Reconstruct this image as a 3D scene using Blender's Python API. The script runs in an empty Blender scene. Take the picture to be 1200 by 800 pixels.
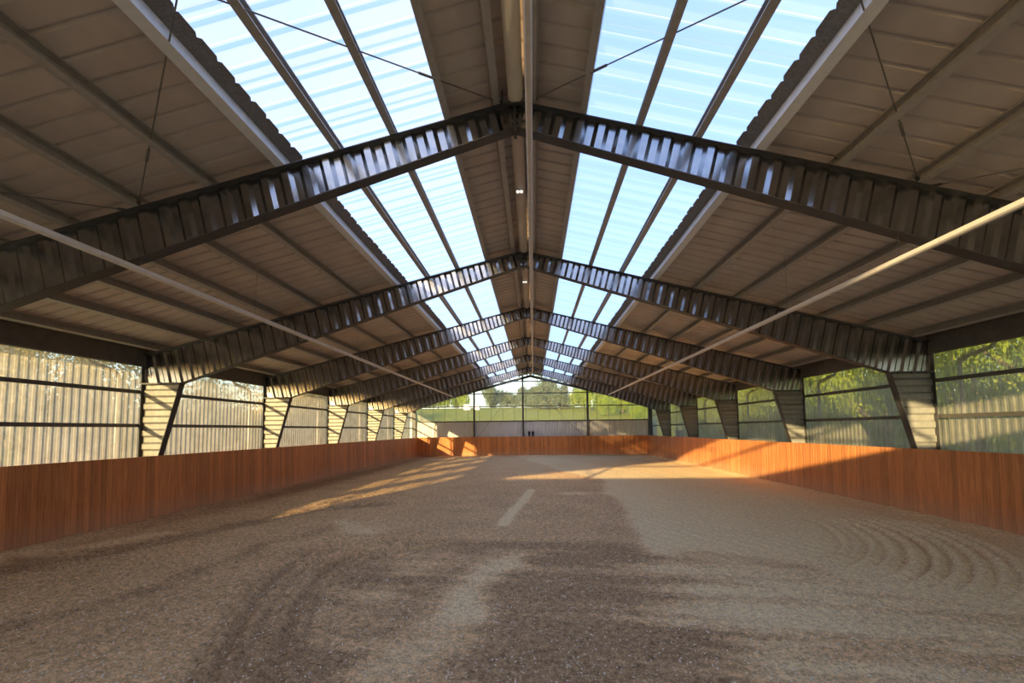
import bpy, math, random
import numpy as np
from mathutils import Vector, Matrix

random.seed(7)
rng = np.random.default_rng(7)
scene = bpy.context.scene
COL = scene.collection

# ------------------------------------------------------------------ camera
cam_d = bpy.data.cameras.new('camera')
cam = bpy.data.objects.new('camera', cam_d)
COL.objects.link(cam)
cam_d.sensor_width = 36.0
cam_d.lens = 589.93 / 1200 * 36.0
cam_d.shift_y = 56.29 / 1200
cam_d.clip_end = 2000
cam.matrix_world = (Matrix.Translation((0.199, -0.858, 2.149)) @ Matrix.Rotation(0.0416, 4, 'Z')
                    @ Matrix.Rotation(math.pi / 2 + 0.0795, 4, 'X') @ Matrix.Rotation(-0.0111, 4, 'Z'))
scene.camera = cam

# ------------------------------------------------------------------ sky, sun, exposure
scene.view_settings.view_transform = 'Standard'
scene.view_settings.look = 'None'
scene.view_settings.gamma = 1.0
scene.view_settings.use_curve_mapping = False
scene.view_settings.exposure = 1.70

world = bpy.data.worlds.new('sky')
scene.world = world
world.use_nodes = True
wn, wl = world.node_tree.nodes, world.node_tree.links
wn.clear()
w_out = wn.new('ShaderNodeOutputWorld')
w_bg = wn.new('ShaderNodeBackground')
w_tc = wn.new('ShaderNodeTexCoord')
w_sep = wn.new('ShaderNodeSeparateXYZ')
w_ramp = wn.new('ShaderNodeValToRGB')
w_map = wn.new('ShaderNodeMapping')
w_noise = wn.new('ShaderNodeTexNoise')
w_nr = wn.new('ShaderNodeValToRGB')
w_mix = wn.new('ShaderNodeMix')
w_mix.data_type = 'RGBA'
e = w_ramp.color_ramp.elements
e[0].position = 0.0
e[0].color = (0.10, 0.12, 0.17, 1)
e[1].position = 1.0
e[1].color = (0.085, 0.14, 0.29, 1)
m_ = w_ramp.color_ramp.elements.new(0.25)
m_.color = (0.085, 0.14, 0.29, 1)
w_map.inputs['Scale'].default_value = (1.2, 1.2, 3.5)
w_noise.inputs['Scale'].default_value = 2.6
w_noise.inputs['Detail'].default_value = 6
w_nr.color_ramp.elements[0].position = 0.48
w_nr.color_ramp.elements[1].position = 0.75
wl.new(w_tc.outputs['Generated'], w_sep.inputs[0])
wl.new(w_sep.outputs['Z'], w_ramp.inputs[0])
wl.new(w_tc.outputs['Generated'], w_map.inputs[0])
wl.new(w_map.outputs[0], w_noise.inputs['Vector'])
wl.new(w_noise.outputs[0], w_nr.inputs[0])
wl.new(w_nr.outputs[0], w_mix.inputs[0])
wl.new(w_ramp.outputs[0], w_mix.inputs[6])
w_mix.inputs[7].default_value = (0.15, 0.20, 0.31, 1)
# real low-sun sky, half veiled by the thin bright cloud above
w_sky = wn.new('ShaderNodeTexSky')
w_sky.sky_type = 'NISHITA'
w_sky.sun_disc = False
w_sky.sun_elevation = math.radians(9.5)
w_sky.sun_rotation = math.atan2(-0.328, -1.0)
w_sky.dust_density = 0.7
w_add = wn.new('ShaderNodeMix')
w_add.data_type = 'RGBA'
w_add.blend_type = 'ADD'
w_add.inputs[0].default_value = 0.105
wl.new(w_mix.outputs[2], w_add.inputs[6])
wl.new(w_sky.outputs[0], w_add.inputs[7])
wl.new(w_add.outputs[2], w_bg.inputs['Color'])
w_bg.inputs['Strength'].default_value = 1.0
wl.new(w_bg.outputs[0], w_out.inputs[0])

sun_d = bpy.data.lights.new('sun', 'SUN')
sun_d.energy = 5.7
sun_d.color = (1.0, 0.72, 0.34)
sun_d.angle = math.radians(0.6)
sun = bpy.data.objects.new('sun', sun_d)
COL.objects.link(sun)
sun.location = (-8, -30, 12)
sun.rotation_euler = Vector((0.328, 1.0, -0.177)).to_track_quat('-Z', 'Y').to_euler()
cy = scene.cycles
cy.max_bounces = 14
cy.diffuse_bounces = 8
cy.transmission_bounces = 10
cy.transparent_max_bounces = 16
cy.sample_clamp_indirect = 6.0

# ------------------------------------------------------------------ helpers
def mesh(name, verts, faces, mat=None, smooth=False):
    me = bpy.data.meshes.new(name)
    me.from_pydata([tuple(v) for v in verts], [], faces)
    if mat is not None:
        me.materials.append(mat)
    if smooth:
        me.polygons.foreach_set('use_smooth', [True] * len(me.polygons))
    me.update()
    return me

def put(name, me, parent=None, loc=None, rot=None, scale=None):
    o = bpy.data.objects.new(name, me)
    COL.objects.link(o)
    if parent is not None:
        o.parent = parent
    if loc is not None:
        o.location = loc
    if rot is not None:
        o.rotation_euler = rot
    if scale is not None:
        o.scale = scale
    return o

def tag(o, label=None, cat=None, group=None, kind=None):
    if label: o['label'] = label
    if cat: o['category'] = cat
    if group: o['group'] = group
    if kind: o['kind'] = kind
    return o

def empty(name, loc=(0, 0, 0)):
    o = put(name, None, loc=loc)
    o.empty_display_size = 0.2
    return o

class MB:
    """collects vertices and faces of one mesh"""
    def __init__(s):
        s.v, s.f = [], []
    def add(s, vs, fs):
        b = len(s.v)
        s.v += [tuple(v) for v in vs]
        s.f += [tuple(i + b for i in q) for q in fs]
    def box(s, a, b):
        x0, y0, z0 = a; x1, y1, z1 = b
        s.add([(x0,y0,z0),(x1,y0,z0),(x1,y1,z0),(x0,y1,z0),(x0,y0,z1),(x1,y0,z1),(x1,y1,z1),(x0,y1,z1)],
              [(0,3,2,1),(4,5,6,7),(0,1,5,4),(1,2,6,5),(2,3,7,6),(3,0,4,7)])
    def bar(s, p, q, w, h, up=(0, 0, 1)):
        """box beam from p to q, w across, h along the up direction (centred)"""
        p, q = Vector(p), Vector(q)
        d = (q - p).normalized()
        up = Vector(up)
        sd = d.cross(up)
        if sd.length < 1e-5:
            sd = d.cross(Vector((1, 0, 0)))
        sd.normalize()
        u = sd.cross(d).normalized()
        vs = []
        for c in (p, q):
            for a, b in ((-1,-1),(1,-1),(1,1),(-1,1)):
                vs.append(c + sd * (a * w / 2) + u * (b * h / 2))
        s.add(vs, [(0,1,2,3),(7,6,5,4),(0,4,5,1),(1,5,6,2),(2,6,7,3),(3,7,4,0)])
    def tube(s, pts, r, n=8):
        pts = [Vector(p) for p in pts]
        rings = []
        prev = None
        for i, p in enumerate(pts):
            d = (pts[min(i + 1, len(pts) - 1)] - pts[max(i - 1, 0)]).normalized()
            if prev is None:
                a = d.orthogonal().normalized()
            else:
                a = (prev - d * prev.dot(d)).normalized()
            prev = a
            b = d.cross(a)
            rr = r[i] if isinstance(r, (list, tuple)) else r
            rings.append([p + (a * math.cos(t) + b * math.sin(t)) * rr
                          for t in [2 * math.pi * k / n for k in range(n)]])
        vs = [v for g in rings for v in g]
        fs = []
        for i in range(len(pts) - 1):
            for k in range(n):
                a, b = i * n + k, i * n + (k + 1) % n
                fs.append((a, b, b + n, a + n))
        fs.append(tuple(range(n - 1, -1, -1)))
        fs.append(tuple((len(pts) - 1) * n + k for k in range(n)))
        s.add(vs, fs)
    def lathe(s, prof, c=(0, 0, 0), n=16):
        vs, fs = [], []
        for r, z in prof:
            for k in range(n):
                t = 2 * math.pi * k / n
                vs.append((c[0] + r * math.cos(t), c[1] + r * math.sin(t), c[2] + z))
        for i in range(len(prof) - 1):
            for k in range(n):
                a, b = i * n + k, i * n + (k + 1) % n
                fs.append((a, b, b + n, a + n))
        fs.append(tuple(range(n - 1, -1, -1)))
        fs.append(tuple((len(prof) - 1) * n + k for k in range(n)))
        s.add(vs, fs)
    def mesh(s, name, mat=None, smooth=False):
        return mesh(name, s.v, s.f, mat, smooth)
    def put(s, name, mat, parent=None, smooth=False, loc=None):
        return put(name, s.mesh(name, mat, smooth), parent, loc)

# ------------------------------------------------------------------ materials
def new_mat(name):
    m = bpy.data.materials.new(name)
    m.use_nodes = True
    n, l = m.node_tree.nodes, m.node_tree.links
    n.clear()
    out = n.new('ShaderNodeOutputMaterial')
    return m, n, l, out

def noise(n, l, scale, detail=4, vec=None, rough=0.55):
    t = n.new('ShaderNodeTexNoise')
    t.inputs['Scale'].default_value = scale
    t.inputs['Detail'].default_value = detail
    t.inputs['Roughness'].default_value = rough
    if vec is not None:
        l.new(vec, t.inputs['Vector'])
    return t.outputs[0]

def objvec(n, l, scale=(1, 1, 1)):
    tc = n.new('ShaderNodeTexCoord')
    mp = n.new('ShaderNodeMapping')
    mp.inputs['Scale'].default_value = scale
    l.new(tc.outputs['Object'], mp.inputs[0])
    return mp.outputs[0]

def posvec(n, l, scale=(1, 1, 1)):
    tc = n.new('ShaderNodeNewGeometry')
    mp = n.new('ShaderNodeMapping')
    mp.inputs['Scale'].default_value = scale
    l.new(tc.outputs['Position'], mp.inputs[0])
    return mp.outputs[0]

def ramp(n, l, fac, stops):
    r = n.new('ShaderNodeValToRGB')
    els = r.color_ramp.elements
    while len(els) < len(stops):
        els.new(0.5)
    for el, (p, c) in zip(els, stops):
        el.position = p
        el.color = (*c, 1) if len(c) == 3 else c
    l.new(fac, r.inputs[0])
    return r.outputs[0]

def mixc(n, l, fac, a, b, mode='MIX'):
    m = n.new('ShaderNodeMix')
    m.data_type = 'RGBA'
    m.blend_type = mode
    for sock, v in ((m.inputs[0], fac), (m.inputs[6], a), (m.inputs[7], b)):
        if hasattr(v, 'is_linked') or hasattr(v, 'links'):
            l.new(v, sock)
        elif isinstance(v, (int, float)):
            sock.default_value = v
        else:
            sock.default_value = (*v, 1)
    return m.outputs[2]

def principled(n, l, out, color, rough=0.6, metal=0.0, spec=0.5, bump=None, bump_d=0.01, bump_s=0.5):
    p = n.new('ShaderNodeBsdfPrincipled')
    if hasattr(color, 'links'):
        l.new(color, p.inputs['Base Color'])
    else:
        p.inputs['Base Color'].default_value = (*color, 1)
    if hasattr(rough, 'links'):
        l.new(rough, p.inputs['Roughness'])
    else:
        p.inputs['Roughness'].default_value = rough
    p.inputs['Metallic'].default_value = metal
    p.inputs['Specular IOR Level'].default_value = spec
    if bump is not None:
        b = n.new('ShaderNodeBump')
        b.inputs['Distance'].default_value = bump_d
        b.inputs['Strength'].default_value = bump_s
        l.new(bump, b.inputs['Height'])
        l.new(b.outputs[0], p.inputs['Normal'])
    l.new(p.outputs[0], out.inputs['Surface'])
    return p

def mat_simple(name, c1, c2, rough=0.6, metal=0.0, scale=6.0, spec=0.5, sv=(1, 1, 1), bump=0.0):
    m, n, l, out = new_mat(name)
    f = noise(n, l, scale, 5, posvec(n, l, sv))
    col = ramp(n, l, f, [(0.3, c1), (0.7, c2)])
    principled(n, l, out, col, rough, metal, spec, f if bump else None, bump, 0.4)
    return m

M = {}
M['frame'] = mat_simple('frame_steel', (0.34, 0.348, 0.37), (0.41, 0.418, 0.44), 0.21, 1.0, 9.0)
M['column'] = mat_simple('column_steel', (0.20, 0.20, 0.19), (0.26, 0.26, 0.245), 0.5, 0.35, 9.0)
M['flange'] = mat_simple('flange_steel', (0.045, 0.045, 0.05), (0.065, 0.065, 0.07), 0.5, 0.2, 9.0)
M['purlin'] = mat_simple('purlin_steel', (0.36, 0.335, 0.31), (0.45, 0.425, 0.40), 0.45, 0.1, 12.0)
M['white_trim'] = mat_simple('white_trim', (0.70, 0.72, 0.74), (0.78, 0.79, 0.80), 0.5, 0.0, 12.0)
M['roof'] = mat_simple('roof_sheet_underside', (0.54, 0.47, 0.42), (0.64, 0.57, 0.51), 0.75, 0.0, 2.2, 0.3, (1, 0.6, 1), 0.0)
M['eave'] = mat_simple('eave_steel', (0.11, 0.10, 0.095), (0.15, 0.14, 0.13), 0.6, 0.2, 5.0)
M['girt'] = mat_simple('girt_steel', (0.10, 0.095, 0.09), (0.14, 0.13, 0.12), 0.55, 0.2, 8.0)
M['post'] = mat_simple('post_steel', (0.07, 0.075, 0.08), (0.10, 0.10, 0.11), 0.5, 0.3, 8.0)
M['opaque'] = mat_simple('gable_sheet', (0.74, 0.74, 0.72), (0.80, 0.80, 0.78), 0.5, 0.0, 3.0)
M['strip'] = mat_simple('light_strip_paint', (0.66, 0.60, 0.55), (0.74, 0.69, 0.63), 0.45, 0.0, 5.0)
M['wire'] = mat_simple('wire_steel', (0.16, 0.15, 0.15), (0.22, 0.21, 0.20), 0.4, 0.7, 20.0)
M['rod'] = mat_simple('rod_steel', (0.13, 0.125, 0.12), (0.18, 0.17, 0.16), 0.5, 0.4, 20.0)
M['pipe'] = mat_simple('downpipe_zinc', (0.16, 0.155, 0.15), (0.22, 0.215, 0.205), 0.45, 0.5, 10.0)
M['copper'] = mat_simple('downpipe_copper', (0.42, 0.20, 0.12), (0.52, 0.26, 0.16), 0.5, 0.3, 10.0)
M['pot'] = mat_simple('pot_black', (0.012, 0.012, 0.013), (0.02, 0.02, 0.022), 0.4, 0.0, 20.0)
M['lamp'] = mat_simple('lamp_white', (0.80, 0.78, 0.74), (0.86, 0.84, 0.80), 0.25, 0.0, 20.0)
for nd in M['lamp'].node_tree.nodes:          # the twin lamps get a weak glow
    if nd.type == 'BSDF_PRINCIPLED':
        nd.inputs['Emission Color'].default_value = (1.0, 0.93, 0.82, 1)
        nd.inputs['Emission Strength'].default_value = 0.30
M['letter'] = mat_simple('marker_white', (0.78, 0.72, 0.62), (0.84, 0.78, 0.68), 0.5, 0.0, 20.0)
M['foam'] = mat_simple('closure_foam', (0.16, 0.15, 0.145), (0.26, 0.245, 0.23), 0.9, 0.0, 30.0)
M['white_house'] = mat_simple('far_white_render', (0.80, 0.80, 0.80), (0.86, 0.86, 0.86), 0.7, 0.0, 3.0)
M['bark'] = mat_simple('bark', (0.10, 0.07, 0.05), (0.19, 0.14, 0.10), 0.9, 0.0, 8.0)
M['box'] = mat_simple('box_dark', (0.015, 0.015, 0.016), (0.03, 0.03, 0.03), 0.6, 0.0, 8.0)

def mat_sheet(name, clear, tint, dust1, dust2, trans_share=0.55, gloss=0.05, scale=2.5):
    """corrugated plastic: lets most light straight through, dust and ageing scatter the rest"""
    m, n, l, out = new_mat(name)
    tr = n.new('ShaderNodeBsdfTransparent')
    tr.inputs[0].default_value = (*tint, 1)
    v = posvec(n, l)
    f = noise(n, l, scale, 6, v, 0.65)
    dcol = ramp(n, l, f, [(0.3, dust1), (0.7, dust2)])
    df = n.new('ShaderNodeBsdfDiffuse')
    tl = n.new('ShaderNodeBsdfTranslucent')
    l.new(dcol, df.inputs[0]); l.new(dcol, tl.inputs[0])
    ms = n.new('ShaderNodeMixShader')
    ms.inputs[0].default_value = trans_share
    l.new(df.outputs[0], ms.inputs[1]); l.new(tl.outputs[0], ms.inputs[2])
    amount = n.new('ShaderNodeMapRange')
    amount.inputs['From Min'].default_value = 0.3
    amount.inputs['From Max'].default_value = 0.7
    amount.inputs['To Min'].default_value = max(0.0, 1 - clear - 0.06)
    amount.inputs['To Max'].default_value = min(1.0, 1 - clear + 0.06)
    l.new(f, amount.inputs['Value'])
    m2 = n.new('ShaderNodeMixShader')
    l.new(amount.outputs[0], m2.inputs[0])
    l.new(tr.outputs[0], m2.inputs[1]); l.new(ms.outputs[0], m2.inputs[2])
    gl = n.new('ShaderNodeBsdfGlossy')
    gl.inputs['Roughness'].default_value = 0.25
    m3 = n.new('ShaderNodeMixShader')
    lw = n.new('ShaderNodeLayerWeight')
    pw = n.new('ShaderNodeMath'); pw.operation = 'POWER'; pw.inputs[1].default_value = 5.0
    l.new(lw.outputs['Facing'], pw.inputs[0])
    sc_ = n.new('ShaderNodeMath'); sc_.operation = 'MULTIPLY_ADD'; sc_.inputs[1].default_value = 0.85; sc_.inputs[2].default_value = gloss
    l.new(pw.outputs[0], sc_.inputs[0])
    l.new(sc_.outputs[0], m3.inputs[0])
    l.new(m2.outputs[0], m3.inputs[1]); l.new(gl.outputs[0], m3.inputs[2])
    l.new(m3.outputs[0], out.inputs['Surface'])
    return m

M['clear'] = mat_sheet('clear_wall_sheet', 0.50, (0.92, 0.93, 0.86), (0.70, 0.66, 0.56), (0.84, 0.80, 0.70))
M['gable_clear'] = mat_sheet('clear_gable_sheet', 0.86, (0.95, 0.97, 0.93), (0.66, 0.66, 0.62), (0.8, 0.8, 0.76))
M['skylight'] = mat_sheet('skylight_sheet', 0.22, (0.95, 0.97, 0.98), (0.84, 0.86, 0.88), (0.90, 0.92, 0.94), 0.96, 0.02, 1.3)

def add_blur(m, share):
    # rough refraction: the sheet blurs the sky behind it without passing a sharp sunbeam
    n, l = m.node_tree.nodes, m.node_tree.links
    out = next(x for x in n if x.type == 'OUTPUT_MATERIAL')
    src = out.inputs['Surface'].links[0].from_socket
    rf = n.new('ShaderNodeBsdfRefraction')
    rf.inputs['Color'].default_value = (0.93, 0.92, 1.0, 1)
    rf.inputs['Roughness'].default_value = 0.4
    rf.inputs['IOR'].default_value = 1.15
    mx = n.new('ShaderNodeMixShader'); mx.inputs[0].default_value = share
    l.new(src, mx.inputs[1]); l.new(rf.outputs[0], mx.inputs[2])
    l.new(mx.outputs[0], out.inputs['Surface'])
add_blur(M['skylight'], 0.66)

# stained boards: per-board tone from Object Info, grain along the board
def mat_board():
    m, n, l, out = new_mat('stained_board')
    oi = n.new('ShaderNodeObjectInfo')
    v = posvec(n, l, (14, 14, 0.9))
    g1 = noise(n, l, 1.6, 6, v, 0.65)
    g2 = noise(n, l, 0.55, 3, posvec(n, l, (1, 1, 0.5)), 0.6)
    base = ramp(n, l, g1, [(0.28, (0.54, 0.19, 0.062)), (0.50, (0.72, 0.275, 0.092)), (0.72, (0.84, 0.37, 0.14))])
    tone = n.new('ShaderNodeMapRange')
    tone.inputs['To Min'].default_value = 0.80
    tone.inputs['To Max'].default_value = 1.16
    l.new(oi.outputs['Random'], tone.inputs['Value'])
    hs = n.new('ShaderNodeHueSaturation')
    l.new(tone.outputs[0], hs.inputs['Value'])
    l.new(base, hs.inputs['Color'])
    c2 = mixc(n, l, 0.5, hs.outputs[0], ramp(n, l, g2, [(0.3, (0.62, 0.58, 0.56)), (0.7, (1, 1, 1))]), 'MULTIPLY')
    # grey sand dust near the foot of the boards
    geo = n.new('ShaderNodeNewGeometry')
    sp = n.new('ShaderNodeSeparateXYZ')
    l.new(geo.outputs['Position'], sp.inputs[0])
    mr = n.new('ShaderNodeMapRange')
    mr.inputs['From Min'].default_value = 0.0
    mr.inputs['From Max'].default_value = 0.55
    mr.inputs['To Min'].default_value = 0.45
    mr.inputs['To Max'].default_value = 0.0
    l.new(sp.outputs['Z'], mr.inputs['Value'])
    c3 = mixc(n, l, mr.outputs[0], c2, (0.60, 0.40, 0.27))
    principled(n, l, out, c3, 0.6, 0.0, 0.3, g1, 0.006, 0.6)
    return m
M['board'] = mat_board()

def mat_sand():
    m, n, l, out = new_mat('riding_sand')
    at = n.new('ShaderNodeAttribute')
    at.attribute_name = 'damp_and_groove_shade'
    v = posvec(n, l)
    g0 = noise(n, l, 42, 3, v, 0.7)
    g1 = noise(n, l, 13, 4, v, 0.7)
    ga = n.new('ShaderNodeMath'); ga.operation = 'MULTIPLY_ADD'; ga.inputs[1].default_value = 0.52
    gb = n.new('ShaderNodeMath'); gb.operation = 'MULTIPLY'; gb.inputs[1].default_value = 0.48
    l.new(g1, gb.inputs[0]); l.new(g0, ga.inputs[0]); l.new(gb.outputs[0], ga.inputs[2])
    g = ga.outputs[0]
    g2 = noise(n, l, 9, 6, v, 0.7)
    clod = n.new('ShaderNodeTexVoronoi')
    clod.inputs['Scale'].default_value = 26
    l.new(v, clod.inputs['Vector'])
    w = n.new('ShaderNodeMath'); w.operation = 'MULTIPLY_ADD'
    w.inputs[1].default_value = 0.55; w.inputs[2].default_value = -0.275
    l.new(g2, w.inputs[0])
    s = n.new('ShaderNodeMath'); s.operation = 'ADD'; s.use_clamp = True
    l.new(at.outputs['Fac'], s.inputs[0]); l.new(w.outputs[0], s.inputs[1])
    col = ramp(n, l, s.outputs[0], [(0.0, (0.93, 0.73, 0.43)), (0.35, (0.89, 0.67, 0.39)), (0.7, (0.74, 0.49, 0.265)), (1.0, (0.45, 0.29, 0.16))])
    gr = ramp(n, l, g, [(0.37, (0.36, 0.34, 0.32)), (0.5, (1.0, 1.0, 1.0)), (0.62, (1.6, 1.58, 1.55))])
    gm = n.new('ShaderNodeMapRange')
    gm.inputs['To Min'].default_value = 0.40
    gm.inputs['To Max'].default_value = 0.95
    l.new(s.outputs[0], gm.inputs['Value'])
    c = mixc(n, l, gm.outputs[0], col, gr, 'MULTIPLY')
    h = n.new('ShaderNodeMath'); h.operation = 'ADD'
    l.new(g, h.inputs[0]); l.new(g2, h.inputs[1])
    h2 = n.new('ShaderNodeMath'); h2.operation = 'SUBTRACT'
    l.new(h.outputs[0], h2.inputs[0]); l.new(clod.outputs['Distance'], h2.inputs[1])
    principled(n, l, out, c, 0.95, 0.0, 0.15, h2.outputs[0], 0.03, 0.5)
    return m
M['sand'] = mat_sand()
M['fleck'] = mat_simple('fibre_fleck', (0.92, 0.82, 0.68), (0.97, 0.90, 0.80), 0.5, 0.0, 10.0)

def mat_leaf(name, a, b, c):
    m, n, l, out = new_mat(name)
    f = noise(n, l, 1.4, 4, posvec(n, l))
    col = ramp(n, l, f, [(0.3, a), (0.5, b), (0.7, c)])
    df = n.new('ShaderNodeBsdfDiffuse'); tl = n.new('ShaderNodeBsdfTranslucent')
    l.new(col, df.inputs[0]); l.new(col, tl.inputs[0])
    ms = n.new('ShaderNodeMixShader'); ms.inputs[0].default_value = 0.35
    l.new(df.outputs[0], ms.inputs[1]); l.new(tl.outputs[0], ms.inputs[2])
    l.new(ms.outputs[0], out.inputs['Surface'])
    return m
M['leaf_bright'] = mat_leaf('leaf_bright', (0.10, 0.17, 0.022), (0.21, 0.28, 0.04), (0.33, 0.38, 0.065))
M['leaf_dark'] = mat_leaf('leaf_dark', (0.035, 0.075, 0.025), (0.07, 0.12, 0.035), (0.12, 0.17, 0.05))
M['leaf_gold'] = mat_leaf('leaf_gold', (0.34, 0.28, 0.11), (0.42, 0.34, 0.14), (0.50, 0.40, 0.17))
M['needle'] = mat_leaf('needle_grey_green', (0.08, 0.11, 0.06), (0.13, 0.16, 0.085), (0.19, 0.21, 0.11))
M['meadow'] = mat_simple('meadow_grass', (0.125, 0.14, 0.018), (0.20, 0.205, 0.03), 0.9, 0.0, 0.5, 0.1)

# ------------------------------------------------------------------ dimensions (metres)
BAY = 6.0
NB = 7
YB, YF = -1.5, 42.0            # gable faces
HW = 10.09                     # outer face of the columns
SL = 0.255                     # roof slope
TOP0 = 6.79                    # rafter top at the ridge
PH = 0.19                      # purlin height
WX = 10.20                     # cladding plane of the side walls
KXT, KXB, KZ = 9.48, 9.44, 1.579
def ztop(x): return TOP0 - SL * abs(x)
def zroof(x): return TOP0 + PH - SL * abs(x)
def zbot(x): return 6.40 - 0.325 * abs(x)
KNEE_X, KNEE_Z = 9.05, 3.46

# ------------------------------------------------------------------ floor
def vnoise(x, y, seed):
    r = np.random.default_rng(seed)
    T = r.random((256, 256))
    xi, yi = np.floor(x).astype(int), np.floor(y).astype(int)
    fx, fy = x - xi, y - yi
    fx = fx * fx * (3 - 2 * fx); fy = fy * fy * (3 - 2 * fy)
    a = T[xi % 256, yi % 256]; b = T[(xi + 1) % 256, yi % 256]
    c = T[xi % 256, (yi + 1) % 256]; d = T[(xi + 1) % 256, (yi + 1) % 256]
    return (a * (1 - fx) + b * fx) * (1 - fy) + (c * (1 - fx) + d * fx) * fy

def fbm(x, y, seed, oct_=4):
    s = 0; a = 0.5
    for i in range(oct_):
        s = s + a * vnoise(x * 2 ** i, y * 2 ** i, seed + i); a *= 0.5
    return s / (1 - 0.5 ** oct_)

def dist_poly(X, Y, pts, closed=False):
    d = np.full(X.shape, 1e9)
    n_ = len(pts)
    for i in range(n_ if closed else n_ - 1):
        (ax, ay), (bx, by) = pts[i], pts[(i + 1) % n_]
        ux, uy = bx - ax, by - ay
        t = np.clip(((X - ax) * ux + (Y - ay) * uy) / (ux * ux + uy * uy), 0, 1)
        d = np.minimum(d, np.hypot(X - ax - t * ux, Y - ay - t * uy))
    return d

def smooth(a, b, v):
    t = np.clip((v - a) / (b - a), 0, 1)
    return t * t * (3 - 2 * t)

def build_floor():
    xs = np.linspace(-KXB - 0.05, KXB + 0.05, 460)
    ys = [0.8]
    while ys[-1] < 41.3:
        ys.append(ys[-1] + 0.022 + 0.0062 * max(0, ys[-1] - 2.5))
    ys = np.array(ys)
    X, Y = np.meshgrid(xs, ys)
    wx = X + 0.5 * (fbm(X * 0.8, Y * 0.8, 11) - 0.5)
    wy = Y + 0.5 * (fbm(X * 0.8, Y * 0.8, 21) - 0.5)
    # --- damp plus painted groove shade: 0 dry and pale, 1 wet and brown
    mo = np.full(X.shape, 0.66) + 0.10 * smooth(8.5, 10.5, Y) * smooth(24, 17, Y) * smooth(-4, -2, X)
    mo += 0.08 * smooth(-2, -8, X) + 0.05 * smooth(9, 7, Y)
    # dry, pale field to the one side, with its curved edge
    xb = np.interp(wy, [0, 8, 9, 11.2, 13.9, 17, 20.7, 26, 42], [2.3, 2.3, 2.3, 2.5, 2.68, 2.62, 3.2, 1.5, -1.5])
    low = np.interp(wx, [2.3, 2.6, 3.2, 3.8, 4.3, 4.7, 5.1, 6.0, 9.5], [8.0, 7.7, 7.4, 7.2, 7.2, 6.4, 5.7, 5.2, 5.0])
    dry = smooth(-0.22, 0.28, wx - xb) * smooth(-0.35, 0.35, wy - low)
    dry *= 1 - 0.6 * smooth(21, 30, Y)
    mo = mo * (1 - dry) + 0.10 * dry
    # streaky mixture in front of the dry field
    st = fbm(X * 0.55 + 0.25 * Y, Y * 3.2 + 0.5 * X, 31, 4)
    fr = smooth(1.0, 2.6, wx) * (1 - smooth(-0.35, 0.35, wy - low)) * smooth(9.2, 8.2, wy)
    mo = mo * (1 - fr) + fr * (0.40 + 1.6 * (st - 0.5))
    ds = np.exp(-(dist_poly(wx, wy, [(2.9, 8.0), (3.6, 7.75), (4.3, 7.2)]) / 0.38) ** 2)
    mo += 0.55 * ds
    # wet dark band across the middle and the near left
    wb = smooth(9.3, 8.4, wy) * smooth(-3.2, -2.2, wx) * smooth(2.6, 1.6, wx)
    mo += wb * (0.24 + 0.9 * (st - 0.5))
    pale = np.exp(-(dist_poly(wx, wy, [(-0.35, 7.7), (-0.55, 6.7), (-0.75, 5.2)]) / 0.30) ** 2)
    pale += 0.8 * np.exp(-(dist_poly(wx, wy, [(-0.75, 5.0), (-1.0, 4.2), (-1.3, 3.4)]) / 0.42) ** 2)
    pale += 0.35 * np.exp(-(dist_poly(wx, wy, [(-1.6, 7.4), (-1.9, 6.0)]) / 0.35) ** 2)
    mo -= 0.62 * pale * (0.6 + 0.8 * fbm(X * 3, Y * 3, 41))
    line = np.exp(-(np.maximum(0, dist_poly(X, Y, [(-0.52, 10.7), (-0.40, 12.4), (-0.16, 14.4), (0.1, 17.4)]) - 0.03) / 0.10) ** 2)
    mo -= 0.95 * line
    mo -= 0.5 * np.exp(-((X - 1.6) / 0.6) ** 2 - ((Y - 16.3) / 0.35) ** 2)
    mo -= 0.45 * np.exp(-(dist_poly(wx, wy, [(-3.3, 10.1), (-4.4, 11.1)]) / 0.3) ** 2)
    # along the shaded boards: pale crest, then a wet dark rut
    crest = np.exp(-((X + 9.1) / 0.28) ** 2) * smooth(12, 7, Y)
    mo -= 0.5 * crest
    mo -= 0.4 * np.exp(-(dist_poly(wx, wy, [(-8.7, 8.0), (-8.2, 9.2), (-7.9, 10.0)]) / 0.25) ** 2)
    rut = np.exp(-(dist_poly(wx, wy, [(-8.9, 6.2), (-8.1, 7.4), (-7.5, 9.0), (-6.8, 11.2), (-6.0, 13.2), (-4.5, 14)]) / 0.42) ** 2)
    mo += 0.55 * rut * fbm(X * 1.6, Y * 1.6, 131)
    mo += 0.36 * fbm(X * 2, Y * 2, 141) * np.exp(-(dist_poly(wx, wy, [(-5.9, 4.3), (-5.3, 5.4), (-5.1, 6.6), (-4.9, 8.3), (-4.3, 10.8)]) / 0.22) ** 2)  # colour darkened along the shallow track groove
    mo += 0.25 * np.exp(-((X + 8.6) / 0.7) ** 2) * smooth(12, 16, Y)
    mo += 0.22 * (fbm(X * 1.1, Y * 1.1, 51) - 0.5)
    mo = np.clip(mo, 0, 1)
    # --- relief
    Z = 0.035 * (fbm(X * 0.5, Y * 0.5, 61) - 0.5) + 0.030 * (fbm(X * 2.2, Y * 2.2, 71) - 0.5)
    cl = fbm(X * 9, Y * 9, 81, 3) - 0.5
    rough = 1 - 0.75 * dry
    Z += 0.075 * cl * rough
    Z += 0.025 * (st - 0.5) * (fr + wb)
    # harrow arcs
    R = np.hypot(X - 1.5, Y - 11.5)
    A = np.arctan2(Y - 11.5, X - 1.5)
    msk = smooth(-1.0, -0.75, A) * smooth(0.05, -0.15, A)
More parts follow.
